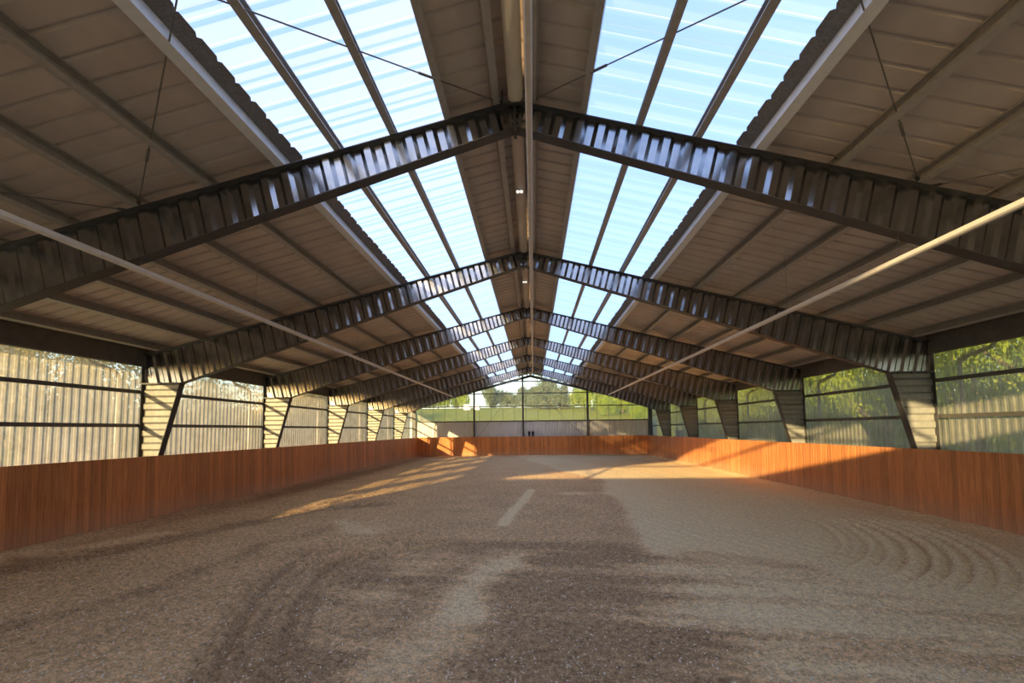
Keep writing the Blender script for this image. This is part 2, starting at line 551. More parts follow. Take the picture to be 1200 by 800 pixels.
    for r0, a in ((5.05, .8), (5.25, .5), (5.45, .9), (5.72, .8), (6.0, 1), (6.3, 1.2), (6.55, 1), (6.8, .9), (7.05, .9), (7.28, .7)):
        wob = 0.05 * (fbm(A * 6, R * 0 + r0, 91) - 0.5)
        q = R - r0 - wob
        Z += a * msk * (-0.05 * np.exp(-(q / 0.055) ** 2) + 0.035 * np.exp(-((q - 0.11) / 0.06) ** 2))
        mo += 0.45 * a * msk * np.exp(-(q / 0.06) ** 2)  # darker colour in the arcs stands in for the grooves' shade
    ca = np.array([(-1.75, 2.6), (-2.15, 3.72), (-2.55, 4.66), (-2.94, 6.12), (-3.11, 7.45), (-2.46, 8.65), (-1.4, 9.3)])
    cb = np.array([(-2.35, 2.6), (-2.69, 3.71), (-2.92, 4.23), (-3.45, 5.76), (-3.83, 7.45), (-3.73, 9.0), (-2.6, 10.2)])
    tt = np.linspace(0, 6, 31)
    def spline(c):
        return np.stack([np.interp(tt, np.arange(7), c[:, 0]), np.interp(tt, np.arange(7), c[:, 1])], -1)
    def soften(c):
        c = spline(c)
        for _ in range(6):
            c[1:-1] = 0.25 * c[:-2] + 0.5 * c[1:-1] + 0.25 * c[2:]
        return c
    ca, cb = soften(ca), soften(cb)
    wob = 0.05 * (fbm(X * 1.5, Y * 1.5, 96) - 0.5)
    for t, a in ((-0.45, .5), (-0.2, .6), (0.0, 1.0), (0.3, .6), (0.55, .8), (0.8, .6), (1.0, 1.1), (1.3, .5)):
        q = dist_poly(X + wob, Y + wob, [tuple(p) for p in ca + (cb - ca) * t])
        am = a * (0.5 + 0.9 * fbm(X * 1.3, Y * 1.3, 97)) * smooth(10.4, 9.2, Y)
        Z += am * (-0.09 * np.exp(-(q / 0.055) ** 2) + 0.055 * np.exp(-((q - 0.13) / 0.07) ** 2))
        mo += 0.36 * am * np.exp(-(q / 0.055) ** 2)  # shade inside these curved grooves painted in as well
    # far arcs near the sun patches
    R = np.hypot(X + 2.2, Y - 13.6)
    A = np.arctan2(Y - 13.6, X + 2.2)
    msk = smooth(2.0, 2.3, A) * smooth(3.1, 2.9, A)
    for r0 in (1.9, 2.2, 2.5, 2.8, 3.1, 3.4, 3.7, 4.0):
        q = R - r0
        Z += msk * (-0.05 * np.exp(-(q / 0.07) ** 2) + 0.035 * np.exp(-((q - 0.13) / 0.07) ** 2))
    for pts, a in (([(-6.6, 3.6), (-5.7, 4.6), (-5.3, 5.3), (-5.15, 6.5), (-4.9, 8.3), (-4.3, 10.8), (-3.6, 14)], 0.045),
                   ([(-7.9, 5.6), (-7.7, 6.5), (-7.55, 7.7), (-7.5, 8.7)], 0.035),
                   ([(-4.6, 3.2), (-4.3, 4.6), (-4.4, 6.6), (-4.2, 9.4)], 0.03)):
        q = dist_poly(wx, wy, pts)
        Z += -a * np.exp(-(q / 0.10) ** 2) + 0.5 * a * np.exp(-((q - 0.2) / 0.1) ** 2)
    Z += -0.05 * rut + 0.07 * crest
    # fine parallel tine marks in the dry field
    Z += 0.006 * dry * np.sin((X * 0.93 + Y * 0.36 + 0.2 * fbm(X * .6, Y * .6, 99)) * 2 * math.pi / 0.28)
    # sand banked against the boards
    Z += 0.05 * smooth(KXB - 0.45, KXB, np.abs(X)) + 0.05 * smooth(40.5, 41.0, Y)
    mo = np.clip(mo, 0, 1)
    ny, nx = X.shape
    V = np.stack([X, Y, Z], -1).reshape(-1, 3)
    idx = np.arange(ny * nx).reshape(ny, nx)
    F = np.stack([idx[:-1, :-1], idx[:-1, 1:], idx[1:, 1:], idx[1:, :-1]], -1).reshape(-1, 4)
    me = bpy.data.meshes.new('floor')
    me.vertices.add(len(V)); me.vertices.foreach_set('co', V.ravel().astype(np.float32))
    me.loops.add(F.size); me.loops.foreach_set('vertex_index', F.ravel().astype(np.int32))
    me.polygons.add(len(F))
    me.polygons.foreach_set('loop_start', np.arange(0, F.size, 4, dtype=np.int32))
    me.polygons.foreach_set('use_smooth', np.ones(len(F), dtype=bool))
    me.update(calc_edges=True)
    a = me.attributes.new('damp_and_groove_shade', 'FLOAT', 'POINT')
    a.data.foreach_set('value', mo.ravel().astype(np.float32))
    me.materials.append(M['sand'])
    o = put('floor', me)
    tag(o, 'brown and pale grey riding sand raked into curved grooves', kind='structure')
    return xs, ys, Z

fxs, fys, fZ = build_floor()
def floor_z(x, y):
    j = np.clip(np.searchsorted(fxs, x), 0, len(fxs) - 1); i = np.clip(np.searchsorted(fys, y), 0, len(fys) - 1)
    return fZ[i, j]

def build_flecks():
    n = 42000
    y = 2.6 + 13 * rng.random(n) ** 1.7
    x = rng.uniform(-9, 9, n)
    keep = ~((x > 2.6) & (y > 7.6))
    x, y = x[keep], y[keep]
    V, F = [], []
    for px, py_ in zip(x, y):
        z = float(floor_z(px, py_)) + 0.006
        s = random.uniform(0.004, 0.013)
        a = random.uniform(0, 6.28)
        d = Vector((math.cos(a), math.sin(a), random.uniform(-.2, .9))).normalized() * s * 1.4
        e_ = Vector((-math.sin(a), math.cos(a), random.uniform(-.4, .6))).normalized() * s * 0.7
        c = Vector((px, py_, z))
        b = len(V)
        V += [c - d, c + e_, c + d, c - e_]
        F.append((b, b + 1, b + 2, b + 3))
    o = put('fibre_flecks', mesh('fibre_flecks', V, F, M['fleck']))
    tag(o, 'small pale fibre flecks mixed into the brown riding sand', 'fibre', kind='stuff')
build_flecks()

# sub-floor outside the sand, behind the boards
mb = MB()
mb.box((-10.6, -1.6, -0.35), (10.6, 42.3, -0.12))
sl = mb.put('slab', M['eave'])
tag(sl, kind='structure')

# ------------------------------------------------------------------ corrugated sheet
def corr_profile(w, ribs, depth, rib_w, slope_w, lap=False):
    """points (u, h) across a sheet of width w; narrow ribs of height depth"""
    p = w / ribs
    pts = [(0.0, 0.0)] if not lap else [(0.0, 0.018), (0.022, 0.0)]
    for k in range(ribs):
        c = (k + 0.5) * p
        pts += [(c - rib_w / 2 - slope_w, 0), (c - rib_w / 2, depth), (c + rib_w / 2, depth), (c + rib_w / 2 + slope_w, 0)]
    pts.append((w + (0.02 if lap else 0.0), 0.0))
    return pts

def sheet_mesh(name, origin, ux, uv, un, w, length, prof, mat, cut=None):
    """sheet from origin: ux across, uv along, un out of plane; cut(u)->(v0, v1)"""
    o, ux, uv, un = Vector(origin), Vector(ux), Vector(uv), Vector(un)
    V, F = [], []
    for u, h in prof:
        v0, v1 = (0, length) if cut is None else cut(u)
        V.append(o + ux * u + un * h + uv * v0)
        V.append(o + ux * u + un * h + uv * v1)
    for i in range(len(prof) - 1):
        F.append((2 * i, 2 * i + 2, 2 * i + 3, 2 * i + 1))
    return mesh(name, V, F, mat)

# ------------------------------------------------------------------ ceiling: purlins, roof sheets, skylights
ceiling = empty('ceiling'); tag(ceiling, kind='structure')
PUR = [0.30, 1.00, 1.78, 2.58, 3.42, 4.45, 5.50, 6.52, 7.60, 8.63, 9.70]
cosr = 1 / math.hypot(1, SL)

def purlin_mesh(s, x, y0, y1, mat, fl=0.095, flip=False):
    """C-section purlin, web upright to the roof, flanges turned up the slope"""
    u = Vector((-s, 0, SL)).normalized()       # up the slope
    nrm = Vector((s * SL, 0, 1)).normalized()
    base = Vector((s * x, 0, ztop(x)))
    t, h = 0.008, PH * cosr - 0.004
    prof = [(0, 0), (fl, 0), (fl, 0.02), (fl - t, 0.02), (fl - t, t), (t, t), (t, h - t), (fl - t, h - t), (fl - t, h - 0.02), (fl, h - 0.02), (fl, h), (0, h)]
    if flip:                       # web on the ridge side
        prof = [(fl - a, b) for a, b in prof]
    V = []
    for y in (y0, y1):
        for a, b in prof:
            V.append(base + u * a + nrm * b + Vector((0, y, 0)))
    n_ = len(prof)
    F = [(k, (k + 1) % n_, (k + 1) % n_ + n_, k + n_) for k in range(n_)]
    F += [(0, 11, 6, 5), (0, 5, 4, 1), (1, 4, 3, 2), (11, 10, 9, 8), (11, 8, 7, 6)]
    F += [tuple(n_ + i for i in reversed(q)) for q in F[n_:n_ + 5]]
    return mesh('purlin', V, F, mat)

def cleat_mesh(s, x, y):
    m_ = MB()
    u = Vector((-s, 0, SL)).normalized(); nrm = Vector((s * SL, 0, 1)).normalized()
    c = Vector((s * x, y, ztop(x)))
    p = c - u * 0.012
    m_.bar(p + nrm * 0.0, p + nrm * 0.13, 0.10, 0.012, u)
    m_.bar(c - u * 0.10 + nrm * 0.006, c - u * 0.0 + nrm * 0.006, 0.10, 0.012, nrm)
    return m_

for s in (-1, 1):
    for i, x in enumerate(PUR):
        spans = [(YB, 6.0)] + [(6.0 * k, 6.0 * k + 6.0) for k in range(1, NB)]
        mt = M['white_trim'] if abs(x - 3.42) < .01 else M['purlin']
        for y0, y1 in spans:
            p = put('purlin', purlin_mesh(s, x, y0 + 0.006, y1 - 0.006, mt, 0.13 if mt is M['white_trim'] else 0.095, mt is M['white_trim']), ceiling)
        if x > 3:
            for k in range(1, NB):
                cleat_mesh(s, x, 6.0 * k).put('purlin_cleat', M['flange'], ceiling)

roof_prof = corr_profile(1.0, 3, 0.032, 0.030, 0.022)
roof_prof[-1] = (1.03, -0.002)
sky_prof = corr_profile(1.0, 3, 0.014, 0.030, 0.03, True)
def slope_sheet(name, s, x0, x1, mat, prof):
    uv = Vector((s, 0, -SL)).normalized()
    un = Vector((s * SL, 0, 1)).normalized()
    L = (x1 - x0) / cosr
    me = sheet_mesh(name, (s * x0, 0, zroof(x0)), (0, 1, 0), uv, un, 1.012, L, prof, mat)
    if me.polygons[0].normal.z > 0:
        me.flip_normals()          # face the hall
    return me
for s in (-1, 1):
    up = slope_sheet('roof_sheet', s, 0.02, 1.03, M['roof'], roof_prof)
    lo = slope_sheet('roof_sheet', s, 3.26, 10.62, M['roof'], roof_prof)
    sk = [slope_sheet('skylight_pane', s, a, b, M['skylight'], sky_prof) for a, b in ((1.03, 1.82), (1.82, 2.62), (2.62, 3.26))]
    foam = MB()
    y = YB
    while y < YF:
        for c in range(3):
            yy = y + c / 3
            a = 3.14 + random.uniform(-.012, .012)
            b = a + 0.25
            foam.add([(s * a, yy + .03, zroof(a) - .003), (s * a, yy + .27, zroof(a) - .003), (s * (a + .03), yy + .333, zroof(a + .03) - .003), (s * b, yy + .333, zroof(b) - .003), (s * b, yy, zroof(b) - .003), (s * (a + .03), yy, zroof(a + .03) - .003)],
                     [(0, 1, 2, 3, 4, 5)])
        y += 1.0
    f_ = foam.put('closure_strip', M['foam'], ceiling)
    f_['kind'] = 'stuff'
    for k in range(44):
        y = YB + k
        if y >= YF + 0.3: break
        dz = 0.0
        put('roof_sheet', up, ceiling, (0, y, dz))
        put('roof_sheet', lo, ceiling, (0, y, dz))
        for m_ in sk:
            put('skylight_pane', m_, ceiling, (0, y, dz))
# ridge cap over the top and the rolled ridge tube hung under it
mb = MB()
for s in (-1, 1):
    mb.add([(0, YB, zroof(0) + .06), (s * .35, YB, zroof(.35) + .055), (s * .35, YF + .3, zroof(.35) + .055), (0, YF + .3, zroof(0) + .06)], [(0, 1, 2, 3)])
mb.put('ridge_cap', M['roof'], ceiling)
for k in range(0, NB):
    y0, y1 = (YB if k == 0 else 6.0 * k) + .16, 6.0 * k + 5.84
    mb = MB()
    n_ = 14
    V = []
    for y in (y0, y1):
        for j in range(n_):
            t = 2 * math.pi * j / n_
            V.append((0.015 + 0.105 * math.cos(t), y, 6.80 + 0.105 * math.sin(t)))
    mb.add(V, [(j, (j + 1) % n_, n_ + (j + 1) % n_, n_ + j) for j in range(n_)] + [tuple(range(n_)), tuple(range(2 * n_ - 1, n_ - 1, -1))])
    t = mb.put('ridge_tube', M['roof'], ceiling, True)
    mb = MB()
    for yy in (y0 + .03, y1 - .03):
        mb.box((-0.18, yy - .02, 6.66), (0.21, yy + .02, 6.685))
        mb.box((-0.18, yy - .02, 6.66), (-0.16, yy + .02, 6.86))
        mb.box((0.19, yy - .02, 6.66), (0.21, yy + .02, 6.86))
    mb.put('tube_bracket', M['flange'], ceiling)

# ------------------------------------------------------------------ portal frames
def trap_breaks(length, p=0.31, d=0.021, sl=0.19):
    """breakpoints (position, offset) of a corrugated web"""
    out_, q = [], 0.0
    a, b = p * (0.5 - sl), p * sl
    while q < length + p:
        out_ += [(q, -d), (q + a, -d), (q + a + b, d), (q + 2 * a + b, d)]
        q += p
    return out_

def rafter_web(s):
    c, sn = cosr, SL * cosr
    V, F = [], []
    pts = []
    for q, off in trap_breaks(HW / c + 0.35):
        xt = q * c; zt = TOP0 - SL * xt
        t0 = 0.0
        if xt > HW:
            t0 = (xt - HW) / sn
        t = (zt - 6.40 + 0.325 * xt) / (c + 0.325 * sn)
        if sn > 0 and xt - sn * t < 0:
            t = xt / sn
        if xt - sn * t > KNEE_X:
            t = (zt - KNEE_Z) / c
            if xt - sn * t < KNEE_X:
                t = (zt - 6.40 + 0.325 * xt) / (c + 0.325 * sn)
        t = max(t, t0)
        if t0 > t - 1e-4 and xt > HW: 
            continue
        pts.append(((xt - sn * t0, zt - c * t0), (xt - sn * t, zt - c * t), off))
    for a, b, off in pts:
        V += [(s * a[0], off, a[1]), (s * b[0], off, b[1])]
    for i in range(len(pts) - 1):
        q = (2 * i, 2 * i + 1, 2 * i + 3, 2 * i + 2)
        F.append(q if s > 0 else q[::-1])
    return mesh('rafter_web', V, F, M['frame'])

def column_web(s):
    V, F = [], []
    br = [b for b in trap_breaks(KNEE_Z, 0.35, 0.020, 0.15) if b[0] <= KNEE_Z]
    for q, off in br + [(KNEE_Z, br[-1][1])]:
        xi = 9.97 - (9.97 - KNEE_X) * q / KNEE_Z
        V += [(s * xi, off, q), (s * HW, off, q)]
    for i in range(len(V) // 2 - 1):
        F.append((2 * i, 2 * i + 1, 2 * i + 3, 2 * i + 2))
    return mesh('column_web', V, F, M['column'])

frame_meshes = {}
for s in (-1, 1):
    fm = {}
    fm['rafter_web'] = rafter_web(s)
    fm['column_web'] = column_web(s)
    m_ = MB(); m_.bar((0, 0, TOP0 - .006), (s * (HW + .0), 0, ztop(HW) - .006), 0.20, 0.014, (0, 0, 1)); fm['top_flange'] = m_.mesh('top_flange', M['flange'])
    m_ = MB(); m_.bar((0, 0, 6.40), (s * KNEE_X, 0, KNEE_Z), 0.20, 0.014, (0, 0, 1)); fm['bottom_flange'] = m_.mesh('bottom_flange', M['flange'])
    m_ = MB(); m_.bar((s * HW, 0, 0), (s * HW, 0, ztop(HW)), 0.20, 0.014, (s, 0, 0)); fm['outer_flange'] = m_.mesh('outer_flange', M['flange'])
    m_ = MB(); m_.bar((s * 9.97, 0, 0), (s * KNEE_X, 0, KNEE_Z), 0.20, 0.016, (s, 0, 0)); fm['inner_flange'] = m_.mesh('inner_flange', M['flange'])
    m_ = MB()
    xa, xb_ = sorted((s * KNEE_X, s * HW))
    m_.box((xa, -.10, KNEE_Z - .020), (xb_, .10, KNEE_Z + .020))
    for x in (0.18, 0.5, 0.82):
        m_.lathe([(.016, 0), (.016, .022)], (xa + x * (xb_ - xa), -.065, KNEE_Z + .020), 6)
        m_.lathe([(.016, -.022), (.016, 0)], (xa + x * (xb_ - xa), -.065, KNEE_Z - .020), 6)
    fm['splice_plate'] = m_.mesh('splice_plate', M['flange'])
    frame_meshes[s] = fm
m_ = MB(); m_.box((-.022, -.10, 6.33), (.022, .10, 6.82))
for z in (6.45, 6.60, 6.72):
    m_.box((-.045, -.075, z), (.045, -.045, z + .03))
ridge_plate = m_.mesh('ridge_plate', M['flange'])

ordinal = ['', 'first', 'second', 'third', 'fourth', 'fifth', 'sixth']
for k in range(1, NB):
    root = empty('portal_frame', (0, BAY * k, 0))
    extra = {1: ', columns out of view', 6: ', next to the glazed gable'}.get(k, '')
    tag(root, f'dark ribbed-web steel portal frame, {ordinal[k]} from the near end{extra}', 'steel frame', 'steel portal frames across the riding hall')
    for s in (-1, 1):
        fm = frame_meshes[s]
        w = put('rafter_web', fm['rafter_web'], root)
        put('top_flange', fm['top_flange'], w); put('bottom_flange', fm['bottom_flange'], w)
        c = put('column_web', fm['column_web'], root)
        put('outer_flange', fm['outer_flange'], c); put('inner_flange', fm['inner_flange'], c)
        put('splice_plate', fm['splice_plate'], root)
    put('ridge_plate', ridge_plate, root)

# ------------------------------------------------------------------ side walls
wall_prof = corr_profile(1.0, 5, 0.012, 0.060, 0.034)
for s, nm in ((-1, 'wall_left'), (1, 'wall_right')):
    w = empty(nm, (s * WX, 0, 0)); tag(w, kind='structure')
    sm = sheet_mesh('cladding_sheet', (0, 0, 0), (0, 1, 0), (0, 0, 1), (s, 0, 0), 1.01, 4.15, wall_prof, M['clear'])
    for k in range(44):
        y = YB + k
        if y > YF: break
        put('cladding_sheet', sm, w, (0.005 * (k % 2), y, 0))
    for k in range(NB):
        y0, y1 = (YB if k == 0 else 6.0 * k), 6.0 * k + 6
        for z in (2.365, 3.245):
            m_ = MB(); m_.box((-.07, y0 + .01, z - .045), (-.004, y1 - .01, z + .045))
            if s > 0:
                m_.v = [(x, y, zz) for x, y, zz in m_.v]
            g = m_.put('girt', M['girt'], w)
            if s < 0:
                g.location.x = .074
        m_ = MB()
        m_.box((-.04 - .10, y0 + .01, 3.92), (.0, y1 - .01, 4.385))
        g = m_.put('eave_beam', M['eave'], w)
        g.location.x = -0.002 if s > 0 else 0.142
        m_ = MB()
        m_.box((-.06, y0 + .01, 4.02), (.06, y1 - .01, 4.20))
        g = m_.put('gutter', M['pipe'], w)
        g.location.x = s * 0.42

an = MB()  # added unseen block that keeps the sun off the nearest bay
an.box((-12.0, -12.5, -.3), (-10.5, -5.1, 4.7))
an.add([(-12.2, -12.6, 4.7), (-10.45, -12.6, 4.7), (-10.45, -5.0, 4.7), (-12.2, -5.0, 4.7), (-12.2, -12.6, 4.8), (-10.45, -12.6, 5.1), (-10.45, -5.0, 5.1), (-12.2, -5.0, 4.8)],
       [(0, 3, 2, 1), (4, 5, 6, 7), (0, 1, 5, 4), (1, 2, 6, 5), (2, 3, 7, 6), (3, 0, 4, 7)])
tag(an.put('trim_added_shade_block', M['opaque']), kind='structure')

# ------------------------------------------------------------------ far gable wall
wf = empty('wall_far', (0, YF, 0)); tag(wf, kind='structure')
far_prof = corr_profile(1.0, 5, 0.036, 0.045, 0.028)
RAIL = 2.89
for k in range(21):
    x0 = -10.4 + k
    def cut(u, x0=x0):
        return RAIL, max(RAIL + .05, zroof(x0 + u) - .02)
    u_break = -x0 if 0 < -x0 < 1 else None
    prof = sorted(far_prof + ([(u_break, 0.0)] if u_break else []))
    me = sheet_mesh('glazing_sheet', (x0, 0, 0), (1, 0, 0), (0, 0, 1), (0, 1, 0), 1.0, 1, prof, M['gable_clear'], cut)
    put('glazing_sheet', me, wf, (0, .17 + .004 * (k % 2), 0))
    jm = MB(); jm.box((x0 - .012, .155, RAIL), (x0 + .012, .168, zroof(x0) - .03))
    jm.put('glazing_seam', M['girt'], wf)
lo = sheet_mesh('cladding_sheet', (0, 0, 0), (1, 0, 0), (0, 0, 1), (0, 1, 0), 1.0, RAIL + .02, far_prof, M['opaque'])
for k in range(21):
    put('cladding_sheet', lo, wf, (-10.4 + k, .15 + .004 * (k % 2), 0))
for x, w_ in ((-4.84, .15), (-0.67, .15), (4.80, .17)):
    m_ = MB(); m_.box((x - w_ / 2, -.08, 0), (x + w_ / 2, .10, zroof(x) - .06)); m_.put('post', M['post'], wf)
for s in (-1, 1):
    m_ = MB(); m_.box((s * 10.02 - .16, -.1, 0), (s * 10.02 + .16, .10, ztop(10.02))); m_.put('corner_post', M['post'], wf)
for z in (RAIL, 4.14, 5.25, 6.28):
    xr = min(10.1, (TOP0 + PH - z - .05) / SL)
    h_ = .05 if z > RAIL else .06
    m_ = MB(); m_.box((-xr, .10, z - h_), (xr, .15, z + h_ * .6)); m_.put('girt', M['girt'], wf)
m_ = MB()
for s in (-1, 1):
    m_.bar((0, 0, TOP0 - .09), (s * 10.1, 0, ztop(10.1) - .09), .16, .2)
m_.put('gable_rafter', M['post'], wf)
for x1, z1 in ((-4.84, 1.2), (4.80, 1.2)):
    m_ = MB(); m_.tube([(-.67, .02, 6.45), (x1, .02, z1)], .012, 6); m_.put('brace_rod', M['rod'], wf)

# ------------------------------------------------------------------ near gable wall, behind the camera
wb_ = empty('wall_back', (0, YB, 0)); tag(wb_, kind='structure')
BZ = 4.05
m_ = MB(); m_.box((-10.3, -.08, 0), (10.3, 0, BZ)); m_.put('lower_cladding', M['opaque'], wb_)
for k in range(21):
    x0 = -10.4 + k
    if zroof(x0 + .5) < BZ + .12: continue
    def cut(u, x0=x0):
        return BZ, max(BZ + .02, zroof(x0 + u) - .02)
    u_break = -x0 if 0 < -x0 < 1 else None
    prof = sorted(far_prof + ([(u_break, 0.0)] if u_break else []))
    put('glazing_sheet', sheet_mesh('glazing_sheet', (x0, 0, 0), (1, 0, 0), (0, 0, 1), (0, -1, 0), 1.0, 1, prof, M['gable_clear'], cut), wb_)
xr = (TOP0 + PH - 5.2) / SL
m_ = MB(); m_.box((-xr, .0, 5.14), (xr, .08, 5.26)); m_.put('girt', M['girt'], wb_)
m_ = MB()
for s in (-1, 1):
    m_.bar((0, .10, TOP0 - .07), (s * 10.1, .10, ztop(10.1) - .13), .18, .52)  # unseen rafter deepened to keep sun off the first frame
m_.box((-2.6, .02, 6.18), (2.6, .05, 6.6))  # added opaque panel, keeps the sun off the ridge tube
m_.put('gable_rafter', M['post'], wb_)
for x in (-5, 5):
    m_ = MB(); m_.box((x - .08, .0, 0), (x + .08, .16, zroof(x) - .1)); m_.put('post', M['post'], wb_)

# ------------------------------------------------------------------ kickboards
def board_mesh(w):
    """one upright board, chamfered edges, leaning outwards; origin at its foot, x = out of the arena"""
    d = KXT - KXB
    c, t = 0.006, 0.028
    prof = [(0, c), (c, 0), (w - c, 0), (w, c), (w, t), (0, t)]
    V = []
    for z, o in ((-0.12, -0.12 / KZ * d), (KZ, d)):
        for y, x in prof:
            V.append((o + x, y, z))
    n_ = 6
    F = [(k, (k + 1) % n_, (k + 1) % n_ + n_, k + n_) for k in range(n_)] + [tuple(range(n_ - 1, -1, -1)), tuple(range(n_, 2 * n_))]
    return mesh('board', V, F, M['board'])
BW = 0.145
bm_ = board_mesh(BW - 0.003)
labels = {-1: 'rust-brown kickboard wall along the shaded side below the sunlit tan cladding',
          1: 'rust-brown kickboard wall along the side where low sun strikes it orange'}
for s in (-1, 1):
    root = empty('kickboard_wall', (s * KXB, 0, 0))
    tag(root, labels[s], 'kickboard', 'board walls around the riding sand')
    n_ = int((41.3 - 1.2) / BW)
    for k in range(n_):
        b = put('board', bm_, root, (random.uniform(-.003, .003) * s, 41.3 - (k if s > 0 else k + 1) * BW if s < 0 else 41.3 - (k + 1) * BW, 0))
        if s < 0:
            b.rotation_euler = (0, 0, math.pi)
            b.location.y += BW
    m_ = MB()
    for z in (.35, .95, 1.45):
        x = s * (KXT - KXB) * z / KZ
        m_.box((min(x + s * .032, x + s * .09), 1.2, z - .05), (max(x + s * .032, x + s * .09), 41.2, z + .05))
    m_.put('rail', M['bark'], root)
root = empty('kickboard_wall', (0, 41.0, 0))
tag(root, 'rust-brown kickboard wall across the end below the glazed gable', 'kickboard', 'board walls around the riding sand')
n_ = int(2 * KXT / BW)
for k in range(n_ + 1):
    b = put('board', bm_, root, (-KXT + .08 + (k + 1) * BW - BW * .5, random.uniform(-.003, .003), 0))
    b.rotation_euler = (0, 0, math.pi / 2)
m_ = MB()
for z in (.35, .95, 1.45):
    y = (KXT - KXB) * z / KZ
    m_.box((-9.4, y + .032, z - .05), (9.4, y + .09, z + .05))
m_.put('rail', M['bark'], root)
m_ = MB(); m_.box((-9.5, .262, KZ - .05), (9.5, .42, KZ - .02)); m_.put('top_ledge', M['bark'], root)

# ------------------------------------------------------------------ light strips
def strip(x, z, y1, label, n_seg_len=4.0, w=.085, h=.07):
    root = empty('light_strip', (x, 0, z))
    tag(root, label, 'light strip', 'long light strips hung under the frames')
    y = 5.3 - 2 * n_seg_len
    while y < y1 - .05:
        ye = min(y + n_seg_len, y1)
        m_ = MB()
        a, b = y + .004, ye - .004
        prof = [(-w / 2, -h / 2 + .018), (-w / 2 + .018, -h / 2), (w / 2 - .018, -h / 2), (w / 2, -h / 2 + .018), (w / 2, h / 2), (-w / 2, h / 2)]
        V = [(px, yy, pz) for yy in (a, b) for px, pz in prof]
        m_.add(V, [(k, k + 6, (k + 1) % 6 + 6, (k + 1) % 6) for k in range(6)] + [(0, 1, 2, 3, 4, 5), (11, 10, 9, 8, 7, 6)])
        m_.put('segment', M['strip'], root)
        y = ye
    for k in range(1, NB):
        for dy in (-3.0, 0.0):
            yy = 6 * k + dy
            if yy > y1: continue
            ht = (zbot(x) if dy == 0 else ztop(x)) - z
            m_ = MB(); m_.tube([(0, yy, h / 2), (0, yy, max(ht, h / 2 + .02))], .0028, 5); m_.put('hanger', M['wire'], root)
    m_ = MB(); m_.tube([(0, y1, 0), (.02, y1 + .5, .01), (0.1, y1 + 1.1, -.05)], .015, 6); m_.put('cable_end', M['wire'], root)
K = .73
strip(.199 - 7.698 * K, 2.149 + 3.205 * K, 34.0, 'long pale light strip hung above the shaded kickboard side')
strip(.199 + 6.813 * K, 2.149 + 3.047 * K, 32.3, 'long pale light strip hung above the sun-struck kickboard side')
strip(.20, 6.0, 33.6, 'long pale light strip hung straight beneath the roof ridge')

# ------------------------------------------------------------------ bracing rods in the first bay
def rod(p, q, label):
    p, q = Vector(p), Vector(q)
    root = empty('brace_rod', p)
    tag(root, label, 'brace rod', 'thin bracing rods under the roof')
    m_ = MB(); m_.tube([(0, 0, 0), q - p], .009, 6); m_.put('rod', M['rod'], root)
    d = (q - p).normalized()
    m_ = MB(); m_.tube([d * 1.1, d * 1.35], .017, 8); m_.put('turnbuckle', M['rod'], root)
    m_ = MB(); m_.bar(-d * .06, d * .12, .05, .02); m_.put('end_plate', M['flange'], root)
def rp(x, y): return (x, y, ztop(x) + .015)
sides = {-1: 'shaded', 1: 'sun-struck'}
for s in (-1, 1):
    rod(rp(s * 5.42, 5.9), rp(s * .06, .15), f'thin rod rising past the skylight from the purlin cleat, {sides[s]} side')
    rod(rp(s * .22, 5.88), rp(s * 5.03, .9), f'thin rod crossing the skylights from near the ridge, {sides[s]} side')
    rod(rp(s * 5.62, 5.95), rp(s * 9.6, .9), f'thin rod under the solid roof towards the eave, {sides[s]} side')

# ------------------------------------------------------------------ small things
def spot(y, label):
    root = empty('ridge_lamp', (0.0, y, 6.69))
    tag(root, label, 'lamp', 'small twin lamps under the ridge')
    for x in (-.035, .035):
        m_ = MB(); m_.lathe([(.012, -.055), (.026, -.048), (.033, -.03), (.030, -.01), (.015, .0)], (x, 0, 0), 12)
        m_.put('bulb', M['lamp'], root, True)
    m_ = MB(); m_.box((-.06, -.03, 0), (.06, .03, .015)); m_.put('base', M['flange'], root)
spot(8.4, 'small white twin lamp under the ridge tube, bigger of the two')
spot(14.3, 'small white twin lamp under the ridge tube, one bay beyond the bigger one')

def pot(x, label, sprig):
    root = empty('potted_plant', (x, 41.345, KZ - .02))
    tag(root, label, 'potted plant', 'black pots on the far boards')
    m_ = MB(); m_.lathe([(.065, 0), (.085, .16), (.115, .34), (.13, .36), (.12, .38), (.10, .37)], (0, 0, 0), 14); m_.put('pot', M['pot'], root, True)
    m_ = MB()
    for i in range(7):
        a = i * 2.4
        dx, dy = math.cos(a), math.sin(a)
        hh = sprig if i == 0 else .14
        r = .03 if i == 0 else .16
        m_.tube([(0, 0, .34), (dx * r * .6, dy * r * .3, .34 + hh * .7), (dx * r, dy * r * .4, .34 + hh)], [.014, .012, .004], 5)
    m_.put('sprigs', M['pot'], root)
pot(-.16, 'black tapered pot with short sprig, nearer the dark gable post', .22)
pot(.14, 'black tapered pot with taller sprig, further from the gable post', .34)
m_ = MB()
m_.add([(0.075 * math.cos(t), 0, 0.075 * math.sin(t)) for t in [k * math.pi / 6 for k in range(12)]] + [(0.075 * math.cos(t), .02, 0.075 * math.sin(t)) for t in [k * math.pi / 6 for k in range(12)]],
       [tuple(range(11, -1, -1)), tuple(range(12, 24))] + [(k, (k + 1) % 12, (k + 1) % 12 + 12, k + 12) for k in range(12)])
d_ = m_.put('marker_disc', M['letter'], loc=(.04, 41.165, 1.24))
tag(d_, 'small white round marker on the end boards below the black pots', 'marker')

